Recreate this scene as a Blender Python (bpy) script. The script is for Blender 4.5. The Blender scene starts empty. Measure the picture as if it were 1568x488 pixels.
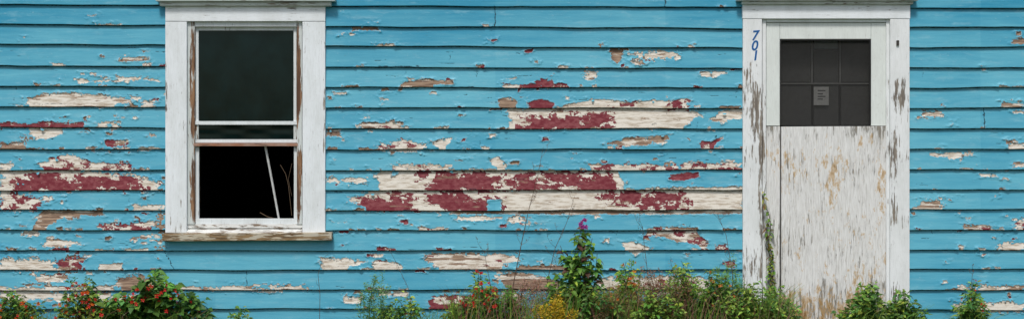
import bpy, math, random
import numpy as np
from mathutils import Vector
random.seed(7); rng=np.random.RandomState(11)
sc=bpy.context.scene
S=230.0; D=9.0; CZ=244/S+0.12
def X(px,dep=0.0): return (px-784)/S*(D-dep)/D
def Z(py,dep=0.0): return CZ+(244-py)/S*(D-dep)/D

# ---------------------------------------------------------------- noise
def vnoise(x,y,seed):
    xi=np.floor(x).astype(np.int64); yi=np.floor(y).astype(np.int64)
    xf=x-xi; yf=y-yi
    u=xf*xf*(3-2*xf); v=yf*yf*(3-2*yf)
    def h(a,b):
        n=(a*374761393+b*668265263+seed*974711)&0xffffffff
        n=((n^(n>>13))*1274126177)&0xffffffff
        return ((n^(n>>16))&0xffff)/65535.0
    a=h(xi,yi);b=h(xi+1,yi);c=h(xi,yi+1);d=h(xi+1,yi+1)
    return ((a*(1-u)+b*u)*(1-v)+(c*(1-u)+d*u)*v)*2-1
def fbm(x,y,seed,o=4):
    r=0;a=0.55
    for i in range(o):
        r=r+a*vnoise(x,y,seed+i*17); x=x*2.03+3.1; y=y*2.03+1.7; a*=0.55
    return r

# ---------------------------------------------------------------- material helper
class Mat:
    def __init__(s,name):
        s.m=bpy.data.materials.new(name); s.m.use_nodes=True
        s.nt=s.m.node_tree; s.b=s.nt.nodes['Principled BSDF']
    def nd(s,t,**p):
        n=s.nt.nodes.new(t)
        for k,v in p.items(): setattr(n,k,v)
        return n
    def put(s,sock,v):
        if isinstance(v,bpy.types.NodeSocket): s.nt.links.new(v,sock)
        elif v is not None:
            if sock.type=='RGBA' and len(v)==3: v=(*v,1)
            sock.default_value=v
    def attr(s,n): 
        a=s.nd('ShaderNodeAttribute',attribute_name=n); return a
    def co(s): return s.nd('ShaderNodeTexCoord').outputs['Object']
    def mp(s,v,scale,loc=(0,0,0)):
        n=s.nd('ShaderNodeMapping'); s.put(n.inputs['Vector'],v); n.inputs['Scale'].default_value=scale; n.inputs['Location'].default_value=loc
        return n.outputs[0]
    def noise(s,v,sc=1.0,det=4,ro=0.55,dist=0.0):
        n=s.nd('ShaderNodeTexNoise'); s.put(n.inputs['Vector'],v)
        n.inputs['Scale'].default_value=sc;n.inputs['Detail'].default_value=det;n.inputs['Roughness'].default_value=ro;n.inputs['Distortion'].default_value=dist
        return n.outputs[0]
    def mt(s,op,a,b=None,c=None,clamp=False):
        n=s.nd('ShaderNodeMath',operation=op,use_clamp=clamp)
        s.put(n.inputs[0],a)
        if b is not None: s.put(n.inputs[1],b)
        if c is not None: s.put(n.inputs[2],c)
        return n.outputs[0]
    def mr(s,v,a,b,c=0.0,d=1.0,smooth=True):
        n=s.nd('ShaderNodeMapRange'); n.interpolation_type='SMOOTHSTEP' if smooth else 'LINEAR'
        s.put(n.inputs[0],v)
        for i,q in enumerate((a,b,c,d)): s.put(n.inputs[i+1],q)
        return n.outputs[0]
    def mix(s,f,a,b,mode='MIX'):
        n=s.nd('ShaderNodeMix',data_type='RGBA',blend_type=mode)
        s.put(n.inputs[0],f); s.put(n.inputs[6],a); s.put(n.inputs[7],b)
        return n.outputs[2]
    def bump(s,h,st,dist=0.002):
        n=s.nd('ShaderNodeBump'); s.put(n.inputs['Height'],h); n.inputs['Strength'].default_value=st; n.inputs['Distance'].default_value=dist
        s.nt.links.new(n.outputs[0],s.b.inputs['Normal']); return n.outputs[0]
    def out(s,col,rough=0.7,spec=0.3):
        s.put(s.b.inputs['Base Color'],col); s.put(s.b.inputs['Roughness'],rough); s.put(s.b.inputs['Specular IOR Level'],spec)

def paint_mat(name,base=(0.74,0.77,0.76),under=(0.30,0.26,0.21),wear=0.0,axis='z',spots=(),dirt=0.35,grain=1.0,dark=(0.16,0.14,0.12)):
    M=Mat(name); c=M.co()
    sx={'z':(95*grain,95*grain,9),'x':(9,95*grain,95*grain)}[axis]
    g=M.noise(M.mp(c,sx),1,5,0.65)
    g2=M.noise(M.mp(c,tuple(q*0.5 for q in sx),(3,1,2)),1,6,0.7)
    low=M.noise(c,4.5,4,0.6)
    sep=M.nd('ShaderNodeSeparateXYZ'); M.put(sep.inputs[0],c)
    w=M.mt('MULTIPLY_ADD',M.mt('SUBTRACT',low,0.5),0.55,wear)
    for (px,py,rx,ry,am) in spots:
        dx=M.mt('DIVIDE',M.mt('SUBTRACT',sep.outputs[0],X(px)),rx/S)
        dz=M.mt('DIVIDE',M.mt('SUBTRACT',sep.outputs[2],Z(py)),ry/S)
        r=M.mt('ADD',M.mt('MULTIPLY',dx,dx),M.mt('MULTIPLY',dz,dz))
        e=M.mr(r,0.0,1.0,am,0.0)
        w=M.mt('ADD',w,e)
    v=M.mt('ADD',g,w)
    pe=M.mr(v,0.66,0.74)
    v2=M.mt('ADD',g2,w)
    pd=M.mr(v2,0.78,0.88)
    wood=M.mix(M.mr(g2,0.35,0.65),under,dark)
    dcol=M.mix(M.mr(M.noise(M.mp(c,(5,5,2)),1.7,6,0.65),0.35,0.75,0.0,dirt),base,(0.48,0.51,0.48))
    fl=M.noise(c,70,4,0.7); dcol=M.mix(M.mr(fl,0.60,0.78,0.0,0.5),dcol,(0.36,0.33,0.28))
    fine=M.noise(M.mp(c,tuple(q*2 for q in sx)),1,4,.6); dcol=M.mix(M.mr(fine,.4,.75,0,.22),dcol,(0.42,0.44,0.43))
    col=M.mix(pe,dcol,wood); col=M.mix(M.mt('MULTIPLY',pd,0.7),col,dark)
    h=M.mt('MULTIPLY_ADD',pe,-0.8,M.mt('MULTIPLY',g,0.35))
    M.bump(h,0.7,0.002); M.out(col,0.65,0.25)
    return M.m

WHITE=paint_mat('white_trim_paint_vertical',wear=0.0,base=(0.82,0.87,0.90),dirt=.35,spots=[(266,340,30,60,.08),(478,330,30,90,.08),(498,180,5,170,.12),(254,180,5,170,.12)])
WHITEH=paint_mat('white_trim_paint_horizontal',wear=-0.01,axis='x',base=(0.82,0.87,0.90),dirt=.35)
CAPM=paint_mat('weathered_cap_paint',base=(0.62,0.68,0.66),wear=0.08,axis='x',dirt=0.7)
SASH=paint_mat('sash_paint',base=(0.76,0.81,0.83),wear=0.0,dirt=0.4)
JAMB=paint_mat('jamb_paint',base=(0.62,0.67,0.66),wear=0.05,under=(0.30,0.17,0.09),dark=(.10,.05,.03),dirt=0.6,
     spots=[(297,120,8,120,0.30),(456,130,7,110,0.30),(458,280,9,80,0.26),(297,290,7,80,0.28)])
DCASL=paint_mat('door_casing_paint_left',wear=0.0,base=(0.82,0.85,0.86),spots=[(1152,150,26,75,0.17),(1155,240,25,110,0.07),(1150,430,30,70,0.12),(1165,300,9,160,0.18)])
DCASR=paint_mat('door_casing_paint_right',wear=0.0,base=(0.82,0.85,0.86),spots=[(1380,140,24,30,0.17),(1376,200,22,80,0.09),(1366,270,8,120,0.16),(1375,455,22,45,0.13)])
SILLTOP=paint_mat('sill_peeling',wear=0.15,axis='x',base=(0.78,0.79,0.76),under=(0.26,0.17,0.10),grain=.7)
SILLN=paint_mat('sill_bare_wood',wear=0.20,axis='x',base=(0.52,0.45,0.33),under=(0.30,0.20,0.10),dark=(0.09,0.055,0.03),grain=.8)
STORM=paint_mat('storm_door_paint',base=(0.74,0.79,0.76),wear=-0.05,dirt=0.3)
RUSTRAIL=paint_mat('stained_rail',base=(0.34,0.14,0.07),under=(0.22,0.09,0.05),wear=0.1,axis='x')

# ---------------------------------------------------------------- mesh helpers
def mesh_obj(name,verts,faces,mat=None,parent=None):
    me=bpy.data.meshes.new(name); me.from_pydata(verts,[],faces); me.update()
    ob=bpy.data.objects.new(name,me); sc.collection.objects.link(ob)
    if mat: me.materials.append(mat)
    if parent: ob.parent=parent
    return ob
def box(name,x0,x1,y0,y1,d0,d1,mat,parent,bev=0.0025,skew=None):
    ax,bx=X(x0,d1),X(x1,d1); az,bz=Z(y1,d1),Z(y0,d1)
    v=[(ax,-d1,az),(bx,-d1,az),(bx,-d0,az),(ax,-d0,az),(ax,-d1,bz),(bx,-d1,bz),(bx,-d0,bz),(ax,-d0,bz)]
    if skew: v=[(p[0]+skew[i][0],p[1],p[2]+skew[i][1]) for i,p in enumerate(v)]
    f=[(0,1,5,4),(1,2,6,5),(2,3,7,6),(3,0,4,7),(4,5,6,7),(3,2,1,0)]
    ob=mesh_obj(name,v,f,mat,parent)
    if bev:
        m=ob.modifiers.new('bevel','BEVEL'); m.width=bev; m.segments=2; m.limit_method='NONE'
    return ob
def empty(name,parent=None):
    e=bpy.data.objects.new(name,None); sc.collection.objects.link(e)
    if parent: e.parent=parent
    return e

house=empty('clapboard_house')

# ---------------------------------------------------------------- siding
LX=[0,500,1135,1568]
LN=[(8,10,12,13),(38,41,44,42),(68,71,74,72),(101,103,105,104),(132,134,135,134),(163,165,166,165),(195,197,197,197),(228,229,228,228),(260,261,260,259),(291,291,290,290),(321,322,321,320),(351,352,352,351),(382,383,382,382),(413,412,412,411),(444,442,442,443),(473,471,472,474),(504,503,503,504)]
for k in range(1,7): LN.insert(0,tuple(q-31 for q in LN[0]))
P=[]
def pa(prof,r=0.3,w=0.3,amp=None): P.append((prof,r,w,amp))
def pr(x0,y0,x1,y1,r=0.3,w=0.3,amp=None): pa([(x0,y0,y1),(x1,y0,y1)],r,w,amp)
# left part
pr(183,88,229,94,.1,.6,2)
pa([(40,152,159),(66,144,163),(110,142,163),(150,145,164),(200,151,157)],.03,.4,3.5)
pr(180,118,243,124,.1,.3,5); pr(118,122,170,127,.1,.3,5); pr(218,153,238,164,.0,.1)
pa([(0,187,196),(60,188,196),(132,187,196)],.75,.15,4.5); pa([(45,197,206),(70,196,214),(96,197,206)],0,.1,2)
pr(148,186,168,196,0,.1,3); pr(172,186,186,195,.1,.1,3); pr(0,216,42,229,.4,.6); pr(163,215,196,225,.6,.4); pr(228,203,240,211,.1,.5)
pa([(65,250,261),(90,238,261),(112,236,261),(135,247,261),(205,250,261)],.5,.25,5); pr(0,251,20,262,.1,.2)
pa([(0,261,291),(60,261,291),(150,263,291),(205,267,291),(245,280,291)],.2,.12,4.5)
pa([(0,293,322),(26,294,322),(62,302,320)],.5,.2,6); pr(66,300,80,306,.1,.3); pr(205,314,250,322,.1,.3,5)
pa([(55,332,352),(68,322,350),(95,322,334),(160,323,330)],.1,.7,4); pr(30,353,60,361,.0,.2)
pa([(152,341,347),(185,343,352),(235,338,352)],.55,.2,5); pr(241,325,251,380,.2,.8); pr(200,358,250,366,.1,.5,5)
pa([(68,370,377),(75,366,378),(125,368,375)],.05,.4,4)
pa([(0,397,411),(50,395,413),(88,399,412)],.05,.15,5); pr(86,394,126,414,.6,.4,6); pr(152,403,187,413,.1,.2,3); 
pa([(180,424,444),(215,420,444),(262,434,444)],.25,.7,5); pr(50,420,102,430,.3,.5,5); pr(262,436,480,443,.05,.4,6); pr(0,437,180,444,.05,.4,6)
pa([(0,446,459),(60,446,461),(170,447,456)],.05,.3,5); pr(130,450,250,466,.05,.3,9)
pr(0,280,40,291,.7,.1)
# centre
pr(540,42,580,47,.3,.9,2.5); pa([(613,127,131),(640,122,132),(692,123,128)],.1,.8,2)
pa([(935,76,90),(945,74,98),(953,76,88)],.1,.8,2); pr(975,78,1034,91,.05,.3,7); pr(975,92,985,98,.1,.4)
pr(772,129,870,134,.6,.2,3.5); pr(820,121,848,133,.8,.1,4); pr(895,110,912,126,.1,.3,6)
pa([(1073,111,116),(1090,108,119),(1112,109,113)],0,.1,2)
pa([(763,152,164),(778,149,166),(792,153,162)],.2,.9,2); pa([(808,157,166),(830,151,166),(848,158,166)],.9,.1,3)
pa([(848,164,167),(870,161,167),(905,151,167),(955,156,167),(1030,153,167),(1056,150,167)],.15,.2,3.5)
pa([(778,167,196),(820,167,198),(950,167,198),(1038,167,198),(1068,170,180)],.0,.22,3)
pa([(1083,180,186),(1105,171,187),(1137,165,181)],.05,.4,4.5)
pr(553,188,616,196,.3,.6,3); pa([(577,222,229),(620,211,231),(650,223,230)],.35,.1); pa([(664,218,222),(680,211,228),(693,210,214)],0,.05,2)
pa([(928,218,221),(960,212,224),(1025,207,218)],.1,.6,3.5); pa([(1072,216,225),(1090,217,227),(1107,208,211)],.6,.1,3)
pr(498,199,521,209,.1,.8); pa([(749,244,250),(762,239,257),(776,252,259)],0,.05,2); pr(600,251,690,261,.4,.3,6)
pr(905,250,1040,260,.45,.3,6); pr(1040,248,1137,260,.4,.2,6)
pa([(580,263,290),(590,261,292),(760,258,292),(945,262,292),(955,280,292)],.0,.18,3)
pa([(1026,267,274),(1050,263,276),(1070,265,271)],.9,.0,2.5)
pa([(533,300,308),(552,299,312),(566,293,322),(590,291,324),(800,291,324),(1137,286,324)],.0,.2,3)
pa([(690,320,327),(900,320,328),(1137,320,327)],.0,.6,1.5)
pr(640,347,682,353,.4,.4,4); pr(780,332,810,340,.05,.2,5); pa([(989,350,361),(1010,346,361),(1060,347,374),(1082,370,381)],.45,.5,3.5)
pa([(952,371,376),(972,368,390),(992,378,380)],0,.1,2)
pa([(654,387,400),(680,386,412),(760,387,412),(793,389,397)],.2,.5,5); pa([(493,395,411),(530,393,409),(562,397,401)],0,.15,3.5)
pa([(573,398,411),(592,397,411),(618,406,409)],.2,.2,3); pr(793,406,870,413,.1,.7,4)
pa([(760,415,430),(790,415,443),(830,422,444),(870,440,444)],.2,.6,6); pa([(915,427,443),(950,423,443),(1040,422,443),(1088,427,443)],.35,.25,6)
pr(527,453,554,463,0,.1,2); pr(580,444,622,452,0,.1,3); pr(657,451,727,472,.6,.15,5); pr(1110,399,1124,408,.8,.2); pr(1095,373,1112,380,.6,.2)
pr(765,442,800,468,.2,.5,7); pr(1000,445,1130,458,.2,.4,8)
pr(498,272,560,279,.05,.2,6); pr(700,331,770,336,.1,.2,5)
# right
pr(1408,170,1442,179,.0,.5,4); pa([(1422,234,239),(1460,232,244),(1490,233,236)],.0,.3,3.5); pr(1548,60,1568,68,.1,.8,3); pr(1532,157,1568,165,.05,.5,3)
pr(1545,220,1568,227,.1,.3); pr(1474,344,1518,351,.4,.5,4); pr(1402,306,1440,319,.1,.4,7); pr(1553,335,1568,348,.5,.3); pr(1458,463,1568,475,.05,.2,5); pr(1466,437,1568,444,.1,.5,6)
pr(1550,248,1568,256,.2,.4); pr(1500,266,1525,270,.0,.2); pr(1530,370,1568,382,.1,.3,8)
BIG=[q for q in P]
def chips(n,xa,xb,ya,yb):
    near=[q for q in BIG if q[0][0][0]<xb and q[0][-1][0]>xa]
    for i in range(n):
        x=rng.uniform(xa,xb); y=ya+(yb-ya)*rng.beta(1.6,1.3); wd=2.5+rng.exponential(6); hh=rng.uniform(1.4,3.8)
        if rng.rand()<.5:
            q=near[rng.randint(len(near))][0]; x=rng.uniform(q[0][0]-28,q[-1][0]+28); y=rng.choice([q[0][1]-rng.uniform(1,9),q[0][2]+rng.uniform(1,7)]); wd*=.7
            if not xa<x<xb: continue
        elif rng.rand()<.6:
            ys=[np.interp(x,LX,l) for l in LN]; y=min(ys,key=lambda q:abs(q-y))-hh/2; wd*=1.5
        pr(x,y-hh/2,x+wd,y+hh/2,rng.choice([.0,.1,.2,.75]),rng.choice([.05,.2,.9]),2.6)
chips(210,0,252,75,485); chips(300,498,1137,78,485); chips(12,498,1137,10,70); chips(8,0,252,10,75); chips(62,1395,1568,50,485)
RD=[[(20,266,288),(60,268,290),(130,268,290),(190,266,290),(225,284,290)],
 [(795,178,196),(850,173,196),(905,172,194),(938,174,192)],[(590,294,306),(700,296,322),(770,304,322)],[(548,303,322),(600,300,322),(640,310,322)],
 [(655,263,288),(700,265,291),(770,263,291)],[(770,274,290),(830,263,286),(945,266,288)],
 [(905,296,308),(960,292,312),(1055,296,316)],[(985,312,318),(1055,300,318)],[(640,262,275),(700,262,272)],[(1025,151,167),(1056,150,167)],[(955,152,160),(970,152,160)]]
SUBB=[[(746,306,322),(768,304,322)],[(600,262,270),(610,262,266)]]
CR=[]
for i in range(190):
    s=rng.rand()
    if s<.36: x=rng.uniform(0,250)
    elif s<.9: x=rng.uniform(500,1137)
    else: x=rng.uniform(1395,1568)
    y=rng.uniform(70,480)
    if rng.rand()<.22: CR.append((x,y-rng.uniform(2,6),x+rng.uniform(-2,2),y+rng.uniform(2,5),.0))
    else:
        l=rng.exponential(14)+4; CR.append((x,y,x+l,y+rng.uniform(-1.5,1.5),.0))
CR+=[(758,11,758,41,.5),(1018,-20,1018,12,.5),(1506,166,1506,196,.5),(252,384,268,412,.3),(378,414,378,443,.3)]

xd=np.arange(-36,1606,1.0)
xs_px=np.concatenate([np.arange(-330,-36,30.0),xd,np.arange(1620,1900,30.0)])
allv=[];allf=[];att={k:[] for k in 'FRWKB'}; base=0
def profd(prof,PX,PY,bt,bb,ext=True):
    a=np.array(prof,float)
    x=PX[:,0]; yt=np.interp(x,a[:,0],a[:,1]); yb=np.interp(x,a[:,0],a[:,2])
    if ext:
        yb=np.where(yb>=bb-3.5,bb+6,yb); yt=np.where(yt<=bt+2.5,bt-6,yt)
    return np.minimum(np.minimum((PX-a[0,0])*.6,(a[-1,0]-PX)*.6),np.minimum(PY-yt[:,None],yb[:,None]-PY))
NR=29
for k in range(1,len(LN)):
    x=xs_px; off=fbm(x/90.,x*0+k*7.3,5,3)*1.6
    offp=fbm(x/90.,x*0+(k-1)*7.3,5,3)*1.6
    bt=np.interp(x,LX,LN[k-1])+offp; bb=np.interp(x,LX,LN[k])+off
    t=np.linspace(-0.06,1,NR)[None,:]
    PY=bt[:,None]+(bb-bt)[:,None]*t; PX=np.repeat(x[:,None],NR,1)
    n1=fbm(PX/13.,PY/5.5+k*31,21,4); n2=fbm(PX/3.2,PY/2.2+k*13,33,3)
    n3=fbm(PX/40.,PY/9.+k*17,61,2)
    n1=n1+.25*np.sign(n3)*np.abs(n3)**.5
    F=np.full(PX.shape,-12.0); r=np.full(PX.shape,.3); w=np.full(PX.shape,.3)
    lo,hi=bt.min(),bb.max()
    for prof,pr_,pw,amp in P:
        y0=min(q[1] for q in prof); y1=max(q[2] for q in prof)
        if y1<lo or y0>hi: continue
        if min(y1,np.interp(prof[0][0],x,bb))-max(y0,np.interp(prof[0][0],x,bt))<1.2 and len(prof)==2: continue
        i0=np.searchsorted(x,prof[0][0]-12); i1=np.searchsorted(x,prof[-1][0]+12)
        if i1<=i0: continue
        sl=slice(i0,i1)
        am=amp if amp else min(6,max(1.5,.38*(y1-y0)))
        d=profd(prof,PX[sl],PY[sl],bt[sl],bb[sl])
        d=d+(n1[sl]*1.1+n2[sl]*1.0)*am-.10*am
        m=d>F[sl]
        F[sl]=np.where(m,d,F[sl]); r[sl]=np.where(m,pr_,r[sl]); w[sl]=np.where(m,pw,w[sl])
    for prof in SUBB:
        d=profd(prof,PX,PY,bt,bb)+n2*1.5; F=np.where(d>-4,np.minimum(F,-d),F)
    redn=fbm(PX/11.+n2*.8,PY/7.+k*5,55,4)+n2*.25; R=redn*1.3+(r-.5)*2.3
    for prof in RD:
        d=profd(prof,PX,PY,bt,bb)*.085+redn*1.65+n2*.3-.06
        d=np.where(profd(prof,PX,PY,bt,bb)>-4,np.clip(d*1.2,-9,1.5),-9); R=np.maximum(R,d)
    wn=fbm(PX/26.,PY/4.+k*3,77,4); W=wn*1.2+(w-.5)*2.0
    K=np.zeros(PX.shape)
    for (x0,y0,x1,y1,th) in CR:
        if max(y0,y1)<lo-2 or min(y0,y1)>hi+2: continue
        i0=np.searchsorted(x,min(x0,x1)-4);i1=np.searchsorted(x,max(x0,x1)+5); sl=slice(i0,i1)
        if i1<=i0: continue
        ax,ay=PX[sl]+n2[sl]*2.2,PY[sl]+n1[sl]*1.6
        tt=np.clip(((ax-x0)*(x1-x0)+(ay-y0)*(y1-y0))/((x1-x0)**2+(y1-y0)**2+1e-6),0,1)
        dd=np.hypot(ax-(x0+tt*(x1-x0)),ay-(y0+tt*(y1-y0)))
        K[sl]=np.maximum(K[sl],np.clip(1.0+th-dd,0,1))
    F=np.clip(F,-12,12)
    dep=0.003+0.0185*np.clip(t,0,1)+fbm(PX/120.,PY*0+k*9.1,91,2)*0.002*t+0*PX
    peel=1/(1+np.exp(-F*2.5))
    curl=np.clip(1+F/6.,0,1)**2*(F<=0.6)*np.clip(.35+n1*1.3+n2*.4,0,1.3)
    dep=dep-peel*0.0024+curl*0.0085-(K>.5)*0.001
    wx=X(PX)*1.0; wz=Z(PY)
    v=np.stack([wx,-dep,wz],-1)
    lip=v[:,-1:,:].copy(); lip[:,:,1]=-0.001; 
    v=np.concatenate([v,lip],1)
    nc,nr=v.shape[:2]
    idx=base+np.arange(nc*nr).reshape(nc,nr)
    f=np.stack([idx[:-1,:-1],idx[:-1,1:],idx[1:,1:],idx[1:,:-1]],-1)
    cx=(x[:-1]+x[1:])[:,None]/2; cy=(v[:-1,:-1,2]+v[:-1,1:,2])/2; cyp=244-(cy-CZ)*S
    hole=((cx>262)&(cx<490)&(cyp>14)&(cyp<362))|((cx>1147)&(cx<1384)&(cyp>12)&(cyp<530))
    f=f[~hole]
    allv.append(v.reshape(-1,3)); allf.append(f.reshape(-1,4)); base+=nc*nr
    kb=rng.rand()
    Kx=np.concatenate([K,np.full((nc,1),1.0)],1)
    low=.66+.35*fbm(x/30.,x*0+k,14,3); Kx[:,-2]=np.maximum(Kx[:,-2],low)  # lip and bottom row darkened: lap shadow line painted into the crack mask
    tp=(PY-bt[:,None]); Kx[:,:-1]=np.maximum(Kx[:,:-1],np.clip(.86+.3*n2-np.abs(tp-.3)*.28,0,1)*(tp>-2))  # painted shadow band along each board's top, below the lap above
    for key,a in (('F',F),('R',R),('W',W)): att[key].append(np.concatenate([a,a[:,-1:]],1).ravel())
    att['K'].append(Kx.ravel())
    joint=np.searchsorted([0,330,758,1018,1500],x)*.37
    att['B'].append(np.repeat(((kb+joint)%1.0)[:,None],nr,1).ravel())
V=np.concatenate(allv).astype(np.float32); Fc=np.concatenate(allf).astype(np.int32)
me=bpy.data.meshes.new('clapboard_siding')
me.vertices.add(len(V)); me.vertices.foreach_set('co',V.ravel())
me.loops.add(len(Fc)*4); me.loops.foreach_set('vertex_index',Fc.ravel())
me.polygons.add(len(Fc)); me.polygons.foreach_set('loop_start',np.arange(0,len(Fc)*4,4,dtype=np.int32))
me.update(calc_edges=True)
for key in att:
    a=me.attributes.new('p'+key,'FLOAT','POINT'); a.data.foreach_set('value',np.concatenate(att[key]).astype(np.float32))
sid=bpy.data.objects.new('clapboard_siding',me); sc.collection.objects.link(sid); sid.parent=house

M=Mat('peeling_blue_clapboard'); c=M.co()
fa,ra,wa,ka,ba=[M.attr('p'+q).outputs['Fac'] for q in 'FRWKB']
fine=M.noise(M.mp(c,(150,150,220)),1,4,0.65); fin=M.mt('SUBTRACT',fine,0.5)
mF=M.mr(M.mt('MULTIPLY_ADD',fin,4.0,fa),-0.25,0.25)
mR=M.mr(M.mt('MULTIPLY_ADD',fin,1.2,ra),-0.06,0.06)
mW=M.mr(M.mt('MULTIPLY_ADD',fin,0.9,wa),-0.05,0.25)
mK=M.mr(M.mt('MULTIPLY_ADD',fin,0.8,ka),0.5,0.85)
strk=M.noise(M.mp(c,(2.2,9,26)),1,5,0.6); low=M.noise(c,1.3,3,0.5)
grain=M.noise(M.mp(c,(9,60,190)),1,4,0.6)
sep=M.nd('ShaderNodeSeparateXYZ'); M.put(sep.inputs[0],c)
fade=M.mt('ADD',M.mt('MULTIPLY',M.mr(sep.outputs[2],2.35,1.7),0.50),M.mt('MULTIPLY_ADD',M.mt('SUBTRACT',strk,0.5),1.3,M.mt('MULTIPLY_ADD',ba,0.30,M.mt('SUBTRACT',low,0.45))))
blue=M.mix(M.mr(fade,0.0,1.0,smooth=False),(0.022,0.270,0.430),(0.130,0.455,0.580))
chalk=M.noise(M.mp(c,(6,30,22),(1,4,7)),1,6,0.7)
blue=M.mix(M.mr(chalk,0.52,0.75,0.0,0.40),blue,(0.30,0.56,0.64))
spk=M.noise(M.mp(c,(30,60,75),(4,4,4)),1,5,0.7)
blue=M.mix(M.mr(spk,0.60,0.78,0.0,0.5),blue,(0.36,0.58,0.64))
spk2=M.noise(M.mp(c,(22,60,60),(9,2,7)),1,6,0.75)
blue=M.mix(M.mr(spk2,0.64,0.75,0.0,0.65),blue,(0.05,0.15,0.20))
scr=M.noise(M.mp(c,(14,200,260),(2,2,7)),1,5,0.7)
blue=M.mix(M.mr(scr,0.66,0.74,0.0,0.7),blue,(0.04,0.10,0.13))
blue=M.mix(M.mr(grain,0.3,0.7,0.0,0.16),blue,(0.02,0.19,0.31))
red=M.mix(M.mr(M.noise(M.mp(c,(30,30,60)),1,4,0.6),0.35,0.7),(0.165,0.022,0.034),(0.27,0.080,0.088))
wht=M.mix(M.mr(M.noise(M.mp(c,(12,30,80)),1,5,0.65),0.42,0.68),(0.74,0.70,0.62),(0.42,0.34,0.25))
wht=M.mix(M.mr(fine,0.5,0.75,0,0.5),wht,(0.84,0.83,0.80))
wht=M.mix(M.mr(scr,0.60,0.70,0.0,0.7),wht,(0.16,0.11,0.08))
wood=M.mix(M.mr(M.noise(M.mp(c,(8,40,170)),1,5,0.65),0.35,0.65),(0.42,0.30,0.21),(0.14,0.085,0.06))
under=M.mix(mW,M.mix(mR,wht,red),wood)
rim=M.mr(M.mt('MULTIPLY_ADD',fin,3.0,fa),-0.9,-0.5)
blue=M.mix(M.mt('MULTIPLY',rim,0.4),blue,(0.55,0.66,0.68))
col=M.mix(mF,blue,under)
edg=M.mt('MULTIPLY',M.mr(M.mt('ABSOLUTE',M.mt('SUBTRACT',M.mt('MULTIPLY_ADD',fin,4.0,fa),.45)),0.0,0.55,1.0,0.0),M.mr(spk,.42,.56))
col=M.mix(M.mt('MULTIPLY',edg,0.8),col,(0.07,0.05,0.04))
col=M.mix(M.mt('MULTIPLY',mK,0.92),col,(0.010,0.028,0.040))  # dark navy for cracks and for the painted lap shadow lines
M.out(col,M.mr(mF,0,1,0.5,0.85,smooth=False),0.3)
h=M.mt('ADD',M.mt('MULTIPLY',mF,-1.0),M.mt('MULTIPLY',M.mt('MULTIPLY',mF,mR),0.45))
h=M.mt('ADD',h,M.mt('MULTIPLY',grain,0.28)); h=M.mt('ADD',h,M.mt('MULTIPLY',mK,-0.6)); h=M.mt('ADD',h,M.mt('MULTIPLY',M.mr(spk,0.55,0.75),0.3))
M.bump(h,0.85,0.0024)
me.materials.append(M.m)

# curled paint flakes hanging from patch edges
def flat(name,c,r=.7):
    m=Mat(name); co=m.co(); n=m.noise(co,40,4,.6); m.out(m.mix(m.mr(n,.35,.7,0,.6),c,tuple(q*.7 for q in c)),r,.3); return m.m
FB=flat('flake_blue',(0.12,0.42,0.54)); FW=flat('flake_white',(0.78,0.77,0.72))
fv=[];ff=[];fm=[]
def flake(px,py,dep,w,l,ang,curl):
    n=6; b=len(fv)
    for side,dd in ((0,0),(1,0.0012)):
        for i in range(n+1):
            a=curl*i/n
            out=(1-math.cos(a))/max(curl,.01)*l; dn=math.sin(a)/max(curl,.01)*l
            ww=w*(1-.55*(i/n)**1.5)*(1+.25*math.sin(i*2.1+px))
            for j in (-1,0,1):
                lx=j*ww/2+math.sin(px+i)*.0012; lz=dn
                x=lx*math.cos(ang)-lz*math.sin(ang); z=lx*math.sin(ang)+lz*math.cos(ang)
                fv.append((X(px)+x,-(dep+out+dd),Z(py)+z))
    m=(n+1)*3
    for i in range(n):
        for j in range(2):
            q=b+i*3+j; ff.append((q,q+1,q+4,q+3)); fm.append(1)
            q+=m; ff.append((q+3,q+4,q+1,q)); fm.append(0)
F0=[(750,243),(680,212),(70,196),(88,243),(1085,110),(972,368),(510,395),(545,394),(1440,232),(1470,233),(985,80),(1110,172),(590,396),(905,152),(60,262),(130,262),(540,454),(600,444),(185,187),(228,154),(690,262),(1015,207),(30,394),(1098,210),(570,293),(1012,346),(20,446),(80,446)]
for (x_,y_) in F0:
    flake(x_+random.uniform(-4,4),y_+random.uniform(0,3),0.016,random.uniform(.014,.03),random.uniform(.014,.024),random.choice([math.pi,math.pi*.85,math.pi*1.15,.3,-.4]),random.uniform(.8,1.7))
for i in range(150):
    q=random.choice(BIG); x_=random.uniform(q[0][0][0],q[0][-1][0]); y_=float(np.interp(x_,[a[0] for a in q[0]],[a[1] for a in q[0]]))
    if 255<x_<495 or 1140<x_<1390: continue
    flake(x_,y_+1,0.014,random.uniform(.006,.016),random.uniform(.006,.013),random.uniform(0,6.3),random.uniform(.7,1.6))
fo=mesh_obj('curled_paint_flakes',fv,ff,None,house); fo.data.materials.append(FB); fo.data.materials.append(FW)
for p_,m_ in zip(fo.data.polygons,fm): p_.material_index=m_

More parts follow.
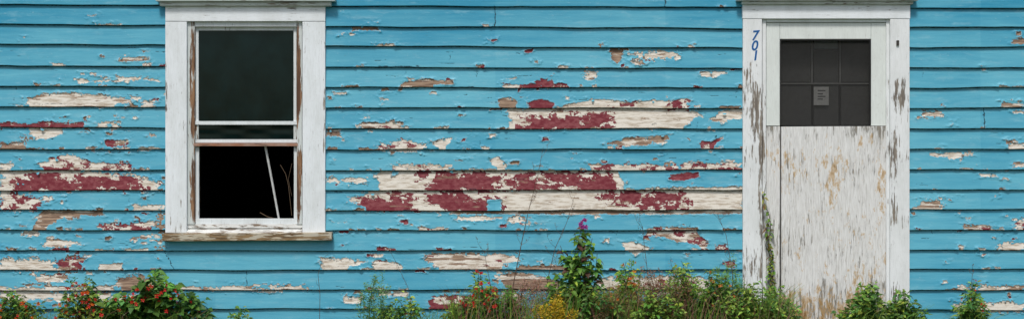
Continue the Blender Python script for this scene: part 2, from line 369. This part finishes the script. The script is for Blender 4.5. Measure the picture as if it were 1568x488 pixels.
# ---------------------------------------------------------------- rest of the house body
ROOFM=Mat('roof_shingles'); ROOFM.out(ROOFM.mix(ROOFM.noise(ROOFM.mp(ROOFM.co(),(6,6,6)),3,5),(0.05,0.05,0.055),(0.11,0.10,0.10)),.9)
WALLM=Mat('plain_blue_wall'); WALLM.out(WALLM.mix(WALLM.noise(WALLM.co(),3,5),(0.07,0.30,0.44),(0.14,0.40,0.52)),.7)
FOUND=Mat('foundation_concrete'); FOUND.out(FOUND.mix(FOUND.noise(FOUND.co(),8,6),(0.18,0.17,0.15),(0.32,0.30,0.27)),.9)
xl,xr=X(-330),X(1890); zt=Z(LN[0][0])
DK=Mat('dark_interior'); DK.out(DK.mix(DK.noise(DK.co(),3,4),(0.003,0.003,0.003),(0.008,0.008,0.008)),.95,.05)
mesh_obj('side_wall',[(xl,0,0),(xl,6,0),(xl,6,zt),(xl,3,zt+1.6),(xl,0,zt)],[(4,3,2,1,0)],WALLM.m,house)
mesh_obj('side_wall.001',[(xr,0,0),(xr,6,0),(xr,6,zt),(xr,3,zt+1.6),(xr,0,zt)],[(0,1,2,3,4)],WALLM.m,house)
mesh_obj('rear_wall',[(xl,6,0),(xr,6,0),(xr,6,zt),(xl,6,zt)],[(0,1,2,3)],WALLM.m,house)
mesh_obj('foundation',[(xl,-0.0005,-.1),(xr,-0.0005,-.1),(xr,-0.0005,Z(503)),(xl,-0.0005,Z(503))],[(0,1,2,3)],FOUND.m,house)
s_=1.6/3
mesh_obj('roof',[(xl-.25,-.3,zt-.3*s_+.12),(xr+.25,-.3,zt-.3*s_+.12),(xr+.25,3,zt+1.72),(xl-.25,3,zt+1.72),(xl-.25,6.3,zt-.3*s_+.12),(xr+.25,6.3,zt-.3*s_+.12)],[(0,1,2,3),(3,2,5,4)],ROOFM.m,house)
box('eave_fascia',-390,1950,LN[0][0]-10,LN[0][0]+18,0.27,0.30,WHITEH,house)
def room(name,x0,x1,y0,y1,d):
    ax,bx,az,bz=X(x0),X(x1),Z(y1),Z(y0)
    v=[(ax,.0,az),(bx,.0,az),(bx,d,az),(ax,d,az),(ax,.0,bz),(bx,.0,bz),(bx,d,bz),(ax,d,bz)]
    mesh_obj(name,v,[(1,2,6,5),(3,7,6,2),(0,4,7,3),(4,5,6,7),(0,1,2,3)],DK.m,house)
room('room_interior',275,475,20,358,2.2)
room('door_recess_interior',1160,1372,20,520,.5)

# ---------------------------------------------------------------- window
W_=empty('double_hung_window',house)
box('head_cap',238,513,-6,2,-.0,.085,CAPM,W_,.004)
box('head_cap_moulding',244,507,2.6,9.5,-.0,.060,CAPM,W_,.008)
box('head_casing',253,498,10,33,-.0,.036,WHITEH,W_,.003)
box('casing_left',253,286,33.5,356,-.0,.034,WHITE,W_,.003)
box('casing_right',463,498,33.5,356,-.0,.034,WHITE,W_,.003)
box('jamb_left',286.6,298,33.6,343,-.14,.014,JAMB,W_,.002)
box('jamb_right',454.5,462.4,33.6,343,-.14,.014,JAMB,W_,.002)
box('jamb_head',298.5,454,33.6,41,-.14,.014,SASH,W_,.002)
u0,u1=-.030,-.010
box('upper_sash_stile_l',299,304,41.5,190,u0,u1,SASH,W_,.0015)
box('upper_sash_stile_r',449.5,454,41.5,190,u0,u1,SASH,W_,.0015)
box('upper_sash_rail_top',304.3,449.2,41.5,47,u0,u1-.001,SASH,W_,.0015)
box('upper_sash_rail_bottom',298.6,455,185.5,191,u0,u1+.012,SASH,W_,.0015)
box('meeting_rail_side_l',298.6,304,191.3,213,u0,u1+.003,JAMB,W_,.0015)
box('meeting_rail_side_r',449.5,454.4,191.3,213,u0,u1+.003,JAMB,W_,.0015)
box('lower_rail',298.6,455,213.3,218.6,u0,u1+.008,SASH,W_,.0015)
box('stained_rail',296,456,219,223.6,u0,u1+.026,RUSTRAIL,W_,.001)
box('frame_low_l',298.6,304.6,224,334,u0,u1,SASH,W_,.0015)
box('frame_low_r',450,456,224,334,u0,u1,SASH,W_,.0015)
box('frame_low_bottom',298.6,456,334.2,342.6,u0,u1+.004,SASH,W_,.0015)
v=[(X(287),.1,Z(343)+.012),(X(463),.1,Z(343)+.012),(X(463),-.052,Z(355.5)),(X(287),-.052,Z(355.5)),(X(287),.1,Z(356)-.01),(X(463),.1,Z(356)-.01),(X(463),-.052,Z(357)),(X(287),-.052,Z(357))]
mesh_obj('sill_slope',v,[(0,3,2,1),(3,7,6,2),(0,4,7,3),(1,2,6,5)],SILLTOP,W_)
box('sill_apron_top',287,463,343,349,-.02,.008,SILLTOP,W_,.002)
box('sill_nose',248,508,356.3,369,-.0,.075,SILLN,W_,.004,skew=[(0,0),(0,.006),(0,.006),(0,0),(0,-.004),(0,.004),(0,.004),(0,-.004)])
GL=Mat('dusty_dark_glass'); cc=GL.co()
n=GL.noise(cc,7,6,.6); GL.out(GL.mix(GL.mr(n,.3,.8),(0.000,0.003,0.003),(0.002,0.010,0.011)),GL.mr(GL.noise(cc,25,4),.3,.8,.05,.15),.30)
GL.b.inputs['Specular Tint'].default_value=(.75,1,1,1)
def pane(name,x0,x1,y0,y1,d,mat,par):
    n_=10; vs=[];fs=[]
    for i in range(n_+1):
        for j in range(n_+1):
            vs.append((X(x0+(x1-x0)*i/n_,d),-d+.0006*math.sin(i*1.3)*math.cos(j),Z(y0+(y1-y0)*j/n_,d)))
    for i in range(n_):
        for j in range(n_):
            a=i*(n_+1)+j; fs.append((a,a+1,a+n_+2,a+n_+1))
    o=mesh_obj(name,vs,fs,mat,par); [setattr(p,'use_smooth',True) for p in o.data.polygons]; return o
pane('upper_glass',303,451,46,187,-.022,GL.m,W_); pane('meeting_glass',303,451,190,214,-.022,GL.m,W_)

def tube(vs,fs,pts,r0,r1,sides=5,cols=None,col=None):
    b=len(vs); n=len(pts)
    for i,p in enumerate(pts):
        p=Vector(p); t_=(Vector(pts[min(i+1,n-1)])-Vector(pts[max(i-1,0)])).normalized()
        a=t_.cross(Vector((0,1,0.13))); 
        if a.length<1e-4: a=Vector((1,0,0))
        a.normalize(); c_=t_.cross(a); r=r0+(r1-r0)*i/(n-1)
        for s in range(sides):
            q=2*math.pi*s/sides; vs.append(tuple(p+a*math.cos(q)*r+c_*math.sin(q)*r))
            if cols is not None: cols.append(col)
    for i in range(n-1):
        for s in range(sides):
            s2=(s+1)%sides; fs.append((b+i*sides+s,b+i*sides+s2,b+(i+1)*sides+s2,b+(i+1)*sides+s))
vs=[];fs=[]
tube(vs,fs,[(X(405),.03,Z(223)),(X(414),.05,Z(275)),(X(425),.05,Z(335))],.008,.007,6)
STK=flat('broken_stick_paint',(0.62,0.63,0.62)); mesh_obj('broken_muntin_stick',vs,fs,STK,W_)
vs=[];fs=[]
tube(vs,fs,[(X(429),.0,Z(252)),(X(437),.01,Z(266)),(X(441),.02,Z(284)),(X(446),.02,Z(330))],.0018,.0015,5)
tube(vs,fs,[(X(447),.0,Z(250)),(X(441),.01,Z(275)),(X(446),.02,Z(300))],.0014,.001,5)
tube(vs,fs,[(X(398),.0,Z(325)),(X(408),.01,Z(331)),(X(418),.02,Z(334))],.0025,.002,5)
mesh_obj('dry_twigs',vs,fs,flat('twig',(0.16,0.11,0.07)),W_)

# ---------------------------------------------------------------- door
Dd=empty('front_door',house)
box('head_cap',1129,1407,-7,1,0,.085,CAPM,Dd,.004)
box('head_cap_moulding',1136,1399,1.6,7,0,.06,CAPM,Dd,.008)
box('head_casing',1137,1394,7.6,29,0,.038,WHITEH,Dd,.003)
box('casing_left',1137.5,1167,29.5,520,0,.036,DCASL,Dd,.003)
box('casing_right',1363,1393,29.5,520,0,.036,DCASR,Dd,.003)
box('stop_left',1167.5,1173,29.8,520,-.1,.016,DCASL,Dd,.002)
box('stop_right',1357,1362.5,29.8,520,-.1,.016,DCASR,Dd,.002)
box('stop_head',1173.4,1356.6,29.8,34,-.1,.016,WHITEH,Dd,.002)
box('storm_stile_left',1173.5,1194,35,192.5,-.02,.004,STORM,Dd,.002)
box('storm_stile_right',1334,1356.5,35,192.5,-.02,.004,STORM,Dd,.002)
box('storm_rail_top',1194.3,1333.7,35,60,-.02,.003,STORM,Dd,.002)
BLK=flat('dark_gasket',(0.03,0.03,0.03))
box('opening_bead_top',1194.3,1333.7,60.2,62,-.02,.002,BLK,Dd,0); box('opening_bead_left',1194.3,1196,62.2,191,-.02,.002,BLK,Dd,0); box('opening_bead_right',1332,1333.7,62.2,191,-.02,.002,BLK,Dd,0)
M=Mat('weathered_door_board'); c=M.co()
g=M.noise(M.mp(c,(120,120,8)),1,6,.7); g2=M.noise(M.mp(c,(75,75,7),(5,0,0)),1,6,.72); g3=M.noise(M.mp(c,(230,230,16)),1,4,.6)
low=M.noise(M.mp(c,(3,3,1.6)),1.6,5,.6)
sep=M.nd('ShaderNodeSeparateXYZ'); M.put(sep.inputs[0],c)
low_z=M.mr(sep.outputs[2],Z(400),Z(490),0,.12)
top_z=M.mr(sep.outputs[2],Z(225),Z(195),0,.06)
w_=M.mt('ADD',M.mt('MULTIPLY',M.mt('SUBTRACT',low,.5),.5),M.mt('ADD',low_z,top_z))
pe=M.mr(M.mt('ADD',g,w_),.53,.66); pe2=M.mr(M.mt('ADD',g2,w_),.595,.67)
base_=M.mix(M.mr(g3,.3,.7),(0.80,0.81,0.80),(0.62,0.62,0.60))
colr=M.mix(M.mt('MULTIPLY',pe,.6),base_,(0.42,0.41,0.37)); colr=M.mix(M.mt('MULTIPLY',pe2,.8),colr,(0.19,0.165,0.125))
st=M.noise(M.mp(c,(34,34,13),(2,0,5)),1,6,.74)
stm=M.mt('ADD',st,M.mt('ADD',M.mr(sep.outputs[2],Z(425),Z(485),0,.13),M.mt('MULTIPLY',M.mt('SUBTRACT',M.noise(c,3.1,3),.5),.5)))
for (px,py,rx,ry,am) in ((1325,215,22,25,.10),(1262,300,45,130,.06),(1330,450,40,60,.12),(1215,470,30,50,.10),(1350,300,14,170,.08),(1300,478,50,40,.10)):
    dx=M.mt('DIVIDE',M.mt('SUBTRACT',sep.outputs[0],X(px)),rx/S); dz=M.mt('DIVIDE',M.mt('SUBTRACT',sep.outputs[2],Z(py)),ry/S)
    stm=M.mt('ADD',stm,M.mr(M.mt('ADD',M.mt('MULTIPLY',dx,dx),M.mt('MULTIPLY',dz,dz)),0,1,am,0))
colr=M.mix(M.mr(stm,.59,.68,0,.7),colr,(0.52,0.33,0.12)); colr=M.mix(M.mr(stm,.68,.80,0,.8),colr,(0.26,0.14,0.045))
M.out(colr,.85,.15); M.bump(M.mt('ADD',M.mt('MULTIPLY',pe2,-.7),g),.9,.0025)
BOARD=M.m
box('lower_board',1196.5,1357,193,500,-.02,.016,BOARD,Dd,.002,skew=[(0,0),(-.003,0),(-.003,0),(0,0),(.0,-.004),(0,0),(0,0),(0,-.004)])
box('lower_side_board',1173.5,1194.5,193.5,500,-.02,.010,BOARD,Dd,.002,skew=[(0,0),(-.004,0),(-.004,0),(0,0),(0,0),(0,0),(0,0),(0,0)])
box('threshold',1160,1372,500,515,-.05,.09,SILLN,Dd,.004)
IN=flat('inner_door_paint',(0.07,0.07,0.068)); IG=flat('inner_door_dark',(0.008,0.008,0.009),.3)
box('inner_door_slab',1174,1356,36,500,-.16,-.13,IG,Dd,0)
for nm,a,b_,y0,y1 in (('inner_stile',1196,1242,60,126),('inner_stile.001',1288,1333,60,126),('inner_panel',1196,1242,131,192),('inner_panel.001',1288,1333,131,192),('inner_panel.002',1246,1284,78,192)):
    box(nm,a,b_,y0,y1,-.13,-.115,IN,Dd,.003)
box('inner_pane',1247,1283,63,75,-.13,-.12,flat('inner_blue_pane',(0.20,0.25,0.28)),Dd,.002)
MG=flat('muntin_grey',(0.20,0.20,0.195))
box('inner_muntin',1196,1333,127,129,-.128,-.105,MG,Dd,0); box('inner_muntin.001',1242.5,1244.5,60,126.6,-.128,-.104,MG,Dd,0); box('inner_muntin.002',1285.5,1287.5,60,126.6,-.128,-.104,MG,Dd,0)
PAP=flat('notice_paper',(0.42,0.42,0.40)); box('paper_notice',1246,1269,133,161,-.10,-.098,PAP,Dd,0)
INK=flat('notice_ink',(0.08,0.08,0.08))
for i,yy in enumerate((138,143,147,151)): box('notice_line.%03d'%i,1252,1264-(i%2)*4,yy,yy+1.6,-.0975,-.097,INK,Dd,0)
SM=Mat('insect_screen'); nt=SM.nt
tr=SM.nd('ShaderNodeBsdfTransparent'); mx=SM.nd('ShaderNodeMixShader'); 
SM.out(SM.mix(SM.noise(SM.mp(SM.co(),(3,3,3)),2,4),(0.025,0.026,0.026),(0.055,0.054,0.050)),.8,.2)
mx.inputs[0].default_value=.5; nt.links.new(tr.outputs[0],mx.inputs[1]); nt.links.new(SM.b.outputs[0],mx.inputs[2]); nt.links.new(mx.outputs[0],nt.nodes['Material Output'].inputs[0])
pane('insect_screen',1195,1333,61,192,-.012,SM.m,Dd)
box('door_hook',1373,1377,62,70,.036,.046,flat('dark_metal',(0.05,0.045,0.04)),Dd,.002)
box('latch_plate',1367.5,1372.5,447,462,.036,.040,flat('old_metal',(0.16,0.14,0.12)),Dd,.002)
NB=flat('blue_number_paint',(0.01,0.12,0.36))
for i,(ch,px,py,rot) in enumerate((('7',1150,62,-.12),('0',1149.5,77.5,-.15),('1',1151,93,-.25))):
    cu=bpy.data.curves.new('n','FONT'); cu.body=ch; cu.size=.090; cu.extrude=.0008; cu.shear=.25; cu.offset=.0016
    o=bpy.data.objects.new('house_number_'+ch,cu); sc.collection.objects.link(o); o.parent=Dd; o.data.materials.append(NB)
    o.location=(X(px,.03),-.0372,Z(py,.03)); o.rotation_euler=(math.pi/2,rot*.5,0)

# ---------------------------------------------------------------- vegetation
LM=Mat('foliage'); ca=LM.attr('Col').outputs['Color']; cc=LM.co()
lc=LM.mix(LM.mr(LM.noise(cc,60,3),.3,.7,0,.25),ca,(0.02,0.035,0.012))
LM.out(lc,.5,.35)
tl=LM.nd('ShaderNodeBsdfTranslucent'); LM.put(tl.inputs[0],lc); mx=LM.nd('ShaderNodeMixShader'); mx.inputs[0].default_value=.3
LM.nt.links.new(LM.b.outputs[0],mx.inputs[1]); LM.nt.links.new(tl.outputs[0],mx.inputs[2]); LM.nt.links.new(mx.outputs[0],LM.nt.nodes['Material Output'].inputs[0])
class PB:
    def __init__(s): s.v=[];s.f=[];s.c=[]
    def leaf(s,p,d,L,Wd,col,droop=.3,fold=.25):
        d=Vector(d).normalized(); side=d.cross(Vector((random.uniform(-.5,.5),random.uniform(-.9,-.1),1)))
        if side.length<1e-3: side=Vector((1,0,0))
        side.normalize(); up=side.cross(d).normalized(); p=Vector(p); b=len(s.v)
        pts=[p]
        for t,wd in ((.28,.85),(.6,1.0),(.85,.5)):
            c_=p+d*L*t-Vector((0,0,1))*droop*L*t*t
            pts+= [c_-side*Wd*.5*wd+up*fold*Wd*wd, c_, c_+side*Wd*.5*wd+up*fold*Wd*wd]
        pts.append(p+d*L-Vector((0,0,1))*droop*L)
        s.v+= [tuple(q) for q in pts]; s.c+=[col]*11
        s.f+=[(b,b+1,b+2),(b,b+2,b+3)]
        for k in (1,4): s.f+=[(b+k,b+k+3,b+k+4,b+k+1),(b+k+1,b+k+4,b+k+5,b+k+2)]
        s.f+=[(b+7,b+10,b+8),(b+8,b+10,b+9)]
    def stem(s,pts,r0,r1,col,sides=4): tube(s.v,s.f,pts,r0,r1,sides,s.c,col)
    def flower(s,p,r,col,n=5,cen=(0.3,0.2,0.03)):
        for i in range(n):
            a=2*math.pi*i/n+random.random()*.4
            s.leaf(p,(math.cos(a),-.35,math.sin(a)),r,r*.7,col,0.05,.1)
        s.blob(p,r*.25,cen)
    def blob(s,p,r,col):
        b=len(s.v); p=Vector(p)
        for q in ((1,0,0),(-1,0,0),(0,1,0),(0,-1,0),(0,0,1),(0,0,-1)): s.v.append(tuple(p+Vector(q)*r)); s.c.append(col)
        for a in ((0,2,4),(2,1,4),(1,3,4),(3,0,4),(2,0,5),(1,2,5),(3,1,5),(0,3,5)): s.f.append(tuple(b+k for k in a))
    def done(s,name):
        o=mesh_obj(name,s.v,s.f,LM.m)
        a=o.data.color_attributes.new('Col','FLOAT_COLOR','POINT')
        a.data.foreach_set('color',np.array([(*q,1) for q in s.c],np.float32).ravel())
        return o
def jit(c,k=.4):
    m=random.uniform(1-k,1+k); return (c[0]*m*random.uniform(.8,1.25),c[1]*m,c[2]*m*random.uniform(.7,1.2))
G1=(0.15,0.33,0.05);G2=(0.07,0.20,0.040);G3=(0.30,0.44,0.07);DR=(0.30,0.19,0.11);PK=(0.38,0.21,0.16);YL=(0.65,0.48,0.03)
def curve(p0,p1,n=7,wob=.03,bow=None):
    p0=Vector(p0);p1=Vector(p1); bow=bow or Vector((random.uniform(-1,1),random.uniform(-.5,.5),0))*wob*2
    o=[]
    for i in range(n+1):
        t=i/n; o.append(p0.lerp(p1,t)+bow*math.sin(t*math.pi)+Vector((random.uniform(-1,1),random.uniform(-1,1),0))*wob*.12*(0<i))
    return o
def bush(name,cx,hw,top,y=-.25,n=16,leafL=.045,leafW=.024,greens=(G1,G2,G3),per=38,flow=None,nf=0,fr=.014,stemcol=(0.12,0.15,0.05),spread=.45,low=None):
    B=PB(); dep=-y; n=int(n*1.6)
    for i in range(n):
        tx=random.gauss(0,.55); tx=max(-1.15,min(1.15,tx))
        hf=(1-.34*abs(tx))*random.uniform(.70,1.04)
        if i<2: tx*=.3; hf=1.03
        tp=Vector((X(cx+tx*hw,dep),y+random.uniform(-.16,.14),(Z(top,dep))*hf))
        b0=Vector((X(cx+tx*hw*spread,dep),y+random.uniform(-.05,.05),-.02))
        pts=curve(b0,tp,8,.035); B.stem(pts,.0035,.0012,jit(stemcol))
        tone=random.uniform(.7,1.3)
        for k in range(per):
            t=random.uniform(.25,1.0)**.75; f=t*8; i0=min(7,int(f)); p=pts[i0].lerp(pts[i0+1],f-i0)
            a=random.uniform(0,6.283); d=Vector((math.cos(a),math.sin(a),random.uniform(-.15,.9)))
            p=p+d*random.uniform(0,.022)
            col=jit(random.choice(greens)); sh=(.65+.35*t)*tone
            if low and t<.6 and random.random()<.6: col=jit(low)
            s_=random.uniform(.55,1.15)*(1.15-.4*t)
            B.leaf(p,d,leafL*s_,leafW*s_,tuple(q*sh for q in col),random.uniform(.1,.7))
        if flow:
            for q in range(nf):
                if random.random()<.6:
                    p=pts[-1]+Vector((random.uniform(-.03,.03),random.uniform(-.09,-.02),random.uniform(-.07,.02)))
                    B.flower(p,fr*random.uniform(.7,1.2),jit(random.choice(flow),.2))
    return B.done(name)
def feather(name,cx,hw,top,y=-.25,n=14,col=DR,stem=DR,dens=70,sz=.010,plume=.55):
    B=PB(); dep=-y
    for i in range(n):
        tx=max(-1,min(1,random.gauss(0,.5))); hf=random.uniform(.7,1.03)*(1-.22*abs(tx))
        tp=Vector((X(cx+tx*hw,dep),y+random.uniform(-.1,.1),Z(top,dep)*hf)); b0=Vector((X(cx+tx*hw*.5,dep),y,-.02))
        pts=curve(b0,tp,8,.03); B.stem(pts,.0025,.0008,jit(stem))
        for k in range(dens):
            t=random.uniform(1-plume,1); f=t*8;i0=min(7,int(f)); p=pts[i0].lerp(pts[i0+1],f-i0)
            r=.028*(1.25-t)/(.25+plume)*1.6
            a=random.uniform(0,6.283); d=Vector((math.cos(a),math.sin(a),random.uniform(.3,1.2)))
            B.leaf(p+d*random.uniform(0,r),d,sz*random.uniform(.7,1.8),sz*.4,jit(col),.2)
    return B.done(name)
def grass(name,regions):
    B=PB()
    for (x0,x1,top,n,y,cols) in regions:
        for i in range(n):
            px=random.uniform(x0,x1); yy=y+random.uniform(-.15,.12); h=Z(top,-yy)*random.uniform(.4,1.0)
            b=Vector((X(px,-yy),yy,-.01)); le=random.uniform(-.1,.1)
            pts=[b,b+Vector((le*.2,0,h*.5)),b+Vector((le*.7,-.01,h*.85)),b+Vector((le*1.4,-.02,h))]
            B.stem(pts,.0025,.0005,jit(random.choice(cols)),3)
    return B.done(name)
RED=(0.68,0.015,0.02);ORG=(0.80,0.17,0.02)
bush('flowering_shrub',18,36,446,flow=(ORG,RED),nf=3,n=15,leafL=.05,leafW=.028)
bush('flowering_shrub',128,38,428,flow=(RED,RED,ORG),nf=3,n=17,low=(0.24,0.06,0.03),leafL=.05,leafW=.028)
bush('flowering_shrub',240,60,420,flow=(RED,),nf=2,n=22,leafL=.09,leafW=.06,greens=(G1,G2,(0.10,0.26,0.07),G1),fr=.015,per=30)
bush('flowering_shrub',180,32,455,n=13,leafL=.045,leafW=.024)
feather('feathery_weed',577,22,404,n=11,col=(0.17,0.34,0.12),stem=G1,dens=110,plume=.75,sz=.015)
bush('leafy_weed',614,44,456,n=17,per=26)
bush('flowering_shrub',737,34,422,flow=(RED,),nf=3,n=19,leafL=.054,leafW=.024)
bush('leafy_weed',775,30,442,n=13,greens=(G2,G1))
bush('leafy_weed',700,26,462,n=9,greens=(G3,G1))
feather('dry_weed',818,40,422,n=26,col=PK,stem=(.2,.12,.08),dens=75,sz=.013)
feather('goldenrod',852,28,450,y=-.45,n=22,col=YL,stem=G1,dens=95,sz=.014,plume=.4)
bush('leafy_weed',882,44,392,n=18,leafL=.066,leafW=.044,low=(0.18,0.07,0.05),per=30)
B=PB(); y=-.3
for (bx,tx,ty) in ((878,893,342),(872,880,356),(888,906,364),(868,858,376),(884,895,350),(890,915,388)):
    pts=curve((X(bx,.3),y,0),(X(tx,.3),y+random.uniform(-.05,.05),Z(ty,.3)),10,.03); B.stem(pts,.0045,.0018,(0.12,0.06,0.05),5)
    for k in range(38):
        t=random.uniform(.35,.97); f=t*10;i0=min(9,int(f)); p=pts[i0].lerp(pts[i0+1],f-i0); a=random.uniform(0,6.283)
        d=Vector((math.cos(a),math.sin(a)*.6-.2,random.uniform(-.2,.6))); s_=(1.3-t*.7)
        B.leaf(p,d,.080*s_,.052*s_,jit(random.choice((G1,G2,G1,G1,(0.14,0.06,0.04)))),random.uniform(.3,.9))
for k in range(12): B.flower((X(893,.3)+random.uniform(-.025,.025),y-.03,Z(343,.3)+random.uniform(-.02,.035)),.016,jit((0.50,0.07,0.42),.2),5)
B.done('tall_flowering_weed')
bush('orange_flower_shrub',966,42,402,flow=(ORG,(0.7,0.3,0.03)),nf=3,n=21,leafL=.045,leafW=.022,fr=.013,greens=(G1,G3))
feather('dry_weed',1012,52,392,y=-.40,n=32,col=(0.30,0.17,0.10),stem=(.2,.13,.08),dens=75,sz=.013,plume=.6)
bush('leafy_weed',1045,46,404,n=23,greens=(G3,G1),leafL=.044,leafW=.021)
bush('leafy_weed',1094,50,414,n=26,greens=(G1,G2,G3),flow=((0.6,0.22,0.05),),nf=1,fr=.010)
feather('feathery_weed',1122,32,388,n=17,col=(0.17,0.37,0.09),stem=G1,dens=100,plume=.6,sz=.014)
bush('leafy_weed',1150,44,432,y=-.38,n=22,greens=(G1,G3))
feather('dry_weed',940,34,426,y=-.45,n=20,col=(0.34,0.24,0.11),stem=DR,dens=60)
bush('leafy_weed',920,36,440,y=-.38,n=16,greens=(G1,G2))
bush('leafy_weed',1000,60,446,y=-.45,n=20,greens=(G1,G3))
bush('leafy_weed',1186,38,442,n=17,greens=(G1,G2,G3))
bush('leafy_weed',1335,44,436,n=17,leafL=.055,leafW=.034,greens=(G1,G2,G3))
bush('leafy_weed',1380,28,446,n=14,leafL=.055,leafW=.028)
bush('leafy_weed',1488,21,434,n=11,leafL=.06,leafW=.022,flow=(RED,),nf=1,fr=.009)
bush('leafy_weed',368,18,474,n=7)
grass('grass',[(0,310,464,360,-.3,(G1,G3,DR)),(560,700,466,190,-.3,(G1,G3)),(690,1210,430,1500,-.35,(G1,G3,DR,PK,G1)),(1200,1300,478,90,-.2,(G1,DR)),(1300,1410,460,180,-.3,(G1,G3)),(1460,1515,468,80,-.3,(G1,G3)),(310,560,494,160,-.3,(G1,DR)),(1410,1568,495,120,-.3,(G1,DR))])
def stalk(name,pts,r=.003,br=8,col=(0.16,0.10,0.07),bl=.10,seeds=True):
    B=PB(); P3=[Vector((X(a,.22),-.22,Z(b_,.22))) for a,b_ in pts]; B.stem(P3,r,.001,col,5)
    for k in range(br):
        t=random.uniform(.25,1)*(len(P3)-1); i0=min(len(P3)-2,int(t)); p=P3[i0].lerp(P3[i0+1],t-i0); s_=random.choice((-1,1))
        e=p+Vector((s_*bl*random.uniform(.2,.6),random.uniform(-.05,.05),bl*random.uniform(.5,1.1)))
        B.stem([p,p.lerp(e,.5)+Vector((s_*.008,0,-.004)),e],.0014,.0006,col,3)
        if seeds:
            for q in range(4): B.leaf(p.lerp(e,random.uniform(.4,1)),(random.uniform(-1,1),0,.6),.012,.005,jit(col),.2)
    B.done(name)
stalk('dry_stalk',[(776,515),(787,430),(799,370),(810,320),(822,275),(832,225)],.0040,12)
stalk('dry_stalk',[(760,515),(752,440),(745,405),(741,380)],.0025,4)
stalk('dry_stalk',[(850,515),(838,430),(850,380),(868,340),(880,300)],.0032,12)
stalk('dry_stalk',[(1000,515),(992,420),(985,360),(984,345)],.0026,6)
stalk('dry_stalk',[(1120,515),(1122,420),(1112,360),(1100,330)],.0026,4)
stalk('dry_stalk',[(489,515),(490,450),(487,420),(494,395),(503,388)],.0020,2,bl=.04,seeds=False)
stalk('dry_stalk',[(640,515),(625,440),(606,400),(594,378)],.0016,2,bl=.05,seeds=False)
stalk('dry_stalk',[(1490,515),(1487,440),(1489,420),(1491,412)],.002,5,bl=.04)
B=PB()
for s0 in (0,1,2):
    pts=[]
    for i in range(26):
        t=i/25; py=500-(500-(278+45*s0))*t; px=1186-12*t+math.sin(i*.8+s0*2)*3.2+s0*1.5-(t>.8)*3
        pts.append(Vector((X(px,.05),-.040-.008*math.sin(i+s0),Z(py,.05))))
    B.stem(pts,.0038,.0015,(0.16,0.12,0.06),4)
    for k in range(80):
        t=random.random()**1.35*.93; f=t*25;i0=int(f); p=pts[i0].lerp(pts[i0+1],f-i0)
        B.leaf(p,(random.uniform(-1,1),random.uniform(-.8,-.1),random.uniform(-.6,.8)),random.uniform(.016,.038),random.uniform(.010,.022),jit(random.choice((G3,G1,(0.38,0.40,0.08),(0.2,0.14,0.06)))),.5)
B.done('climbing_vine')

# ---------------------------------------------------------------- ground
GM=Mat('ground_soil_grass'); cc=GM.co()
GM.out(GM.mix(GM.mr(GM.noise(cc,1.5,6),.4,.65),(0.06,0.10,0.03),(0.12,0.09,0.06)),.95,.1)
mesh_obj('ground',[(-300,-300,0),(300,-300,0),(300,300,0),(-300,300,0)],[(0,1,2,3)],GM.m)

# ---------------------------------------------------------------- light
w=bpy.data.worlds.new('World'); sc.world=w; w.use_nodes=True; nt=w.node_tree
sky=nt.nodes.new('ShaderNodeTexSky'); sky.sky_type='NISHITA'; sky.sun_disc=False
EL,AZ=56,190
sky.sun_elevation=math.radians(EL); sky.sun_rotation=math.radians(AZ); sky.dust_density=3; sky.air_density=1.0; sky.ozone_density=1.0
bg=nt.nodes['Background']; bg.inputs[1].default_value=.115; nt.links.new(sky.outputs[0],bg.inputs[0])
sl=bpy.data.lights.new('sun','SUN'); sl.energy=2.4; sl.angle=math.radians(10); sl.color=(1,.97,.93)
so=bpy.data.objects.new('sun',sl); sc.collection.objects.link(so)
a=math.radians(AZ); e=math.radians(EL)
dirv=Vector((math.sin(a)*math.cos(e),math.cos(a)*math.cos(e),math.sin(e)))
so.rotation_euler=dirv.to_track_quat('Z','Y').to_euler()
sc.view_settings.view_transform='Standard'; sc.view_settings.look='None'; sc.view_settings.exposure=0
cam=bpy.data.cameras.new('camera'); co=bpy.data.objects.new('camera',cam); sc.collection.objects.link(co); sc.camera=co
co.location=(0,-D,CZ); co.rotation_euler=(math.pi/2,0,0); cam.sensor_width=36; cam.lens=36*D/(1568/S); cam.clip_end=1000
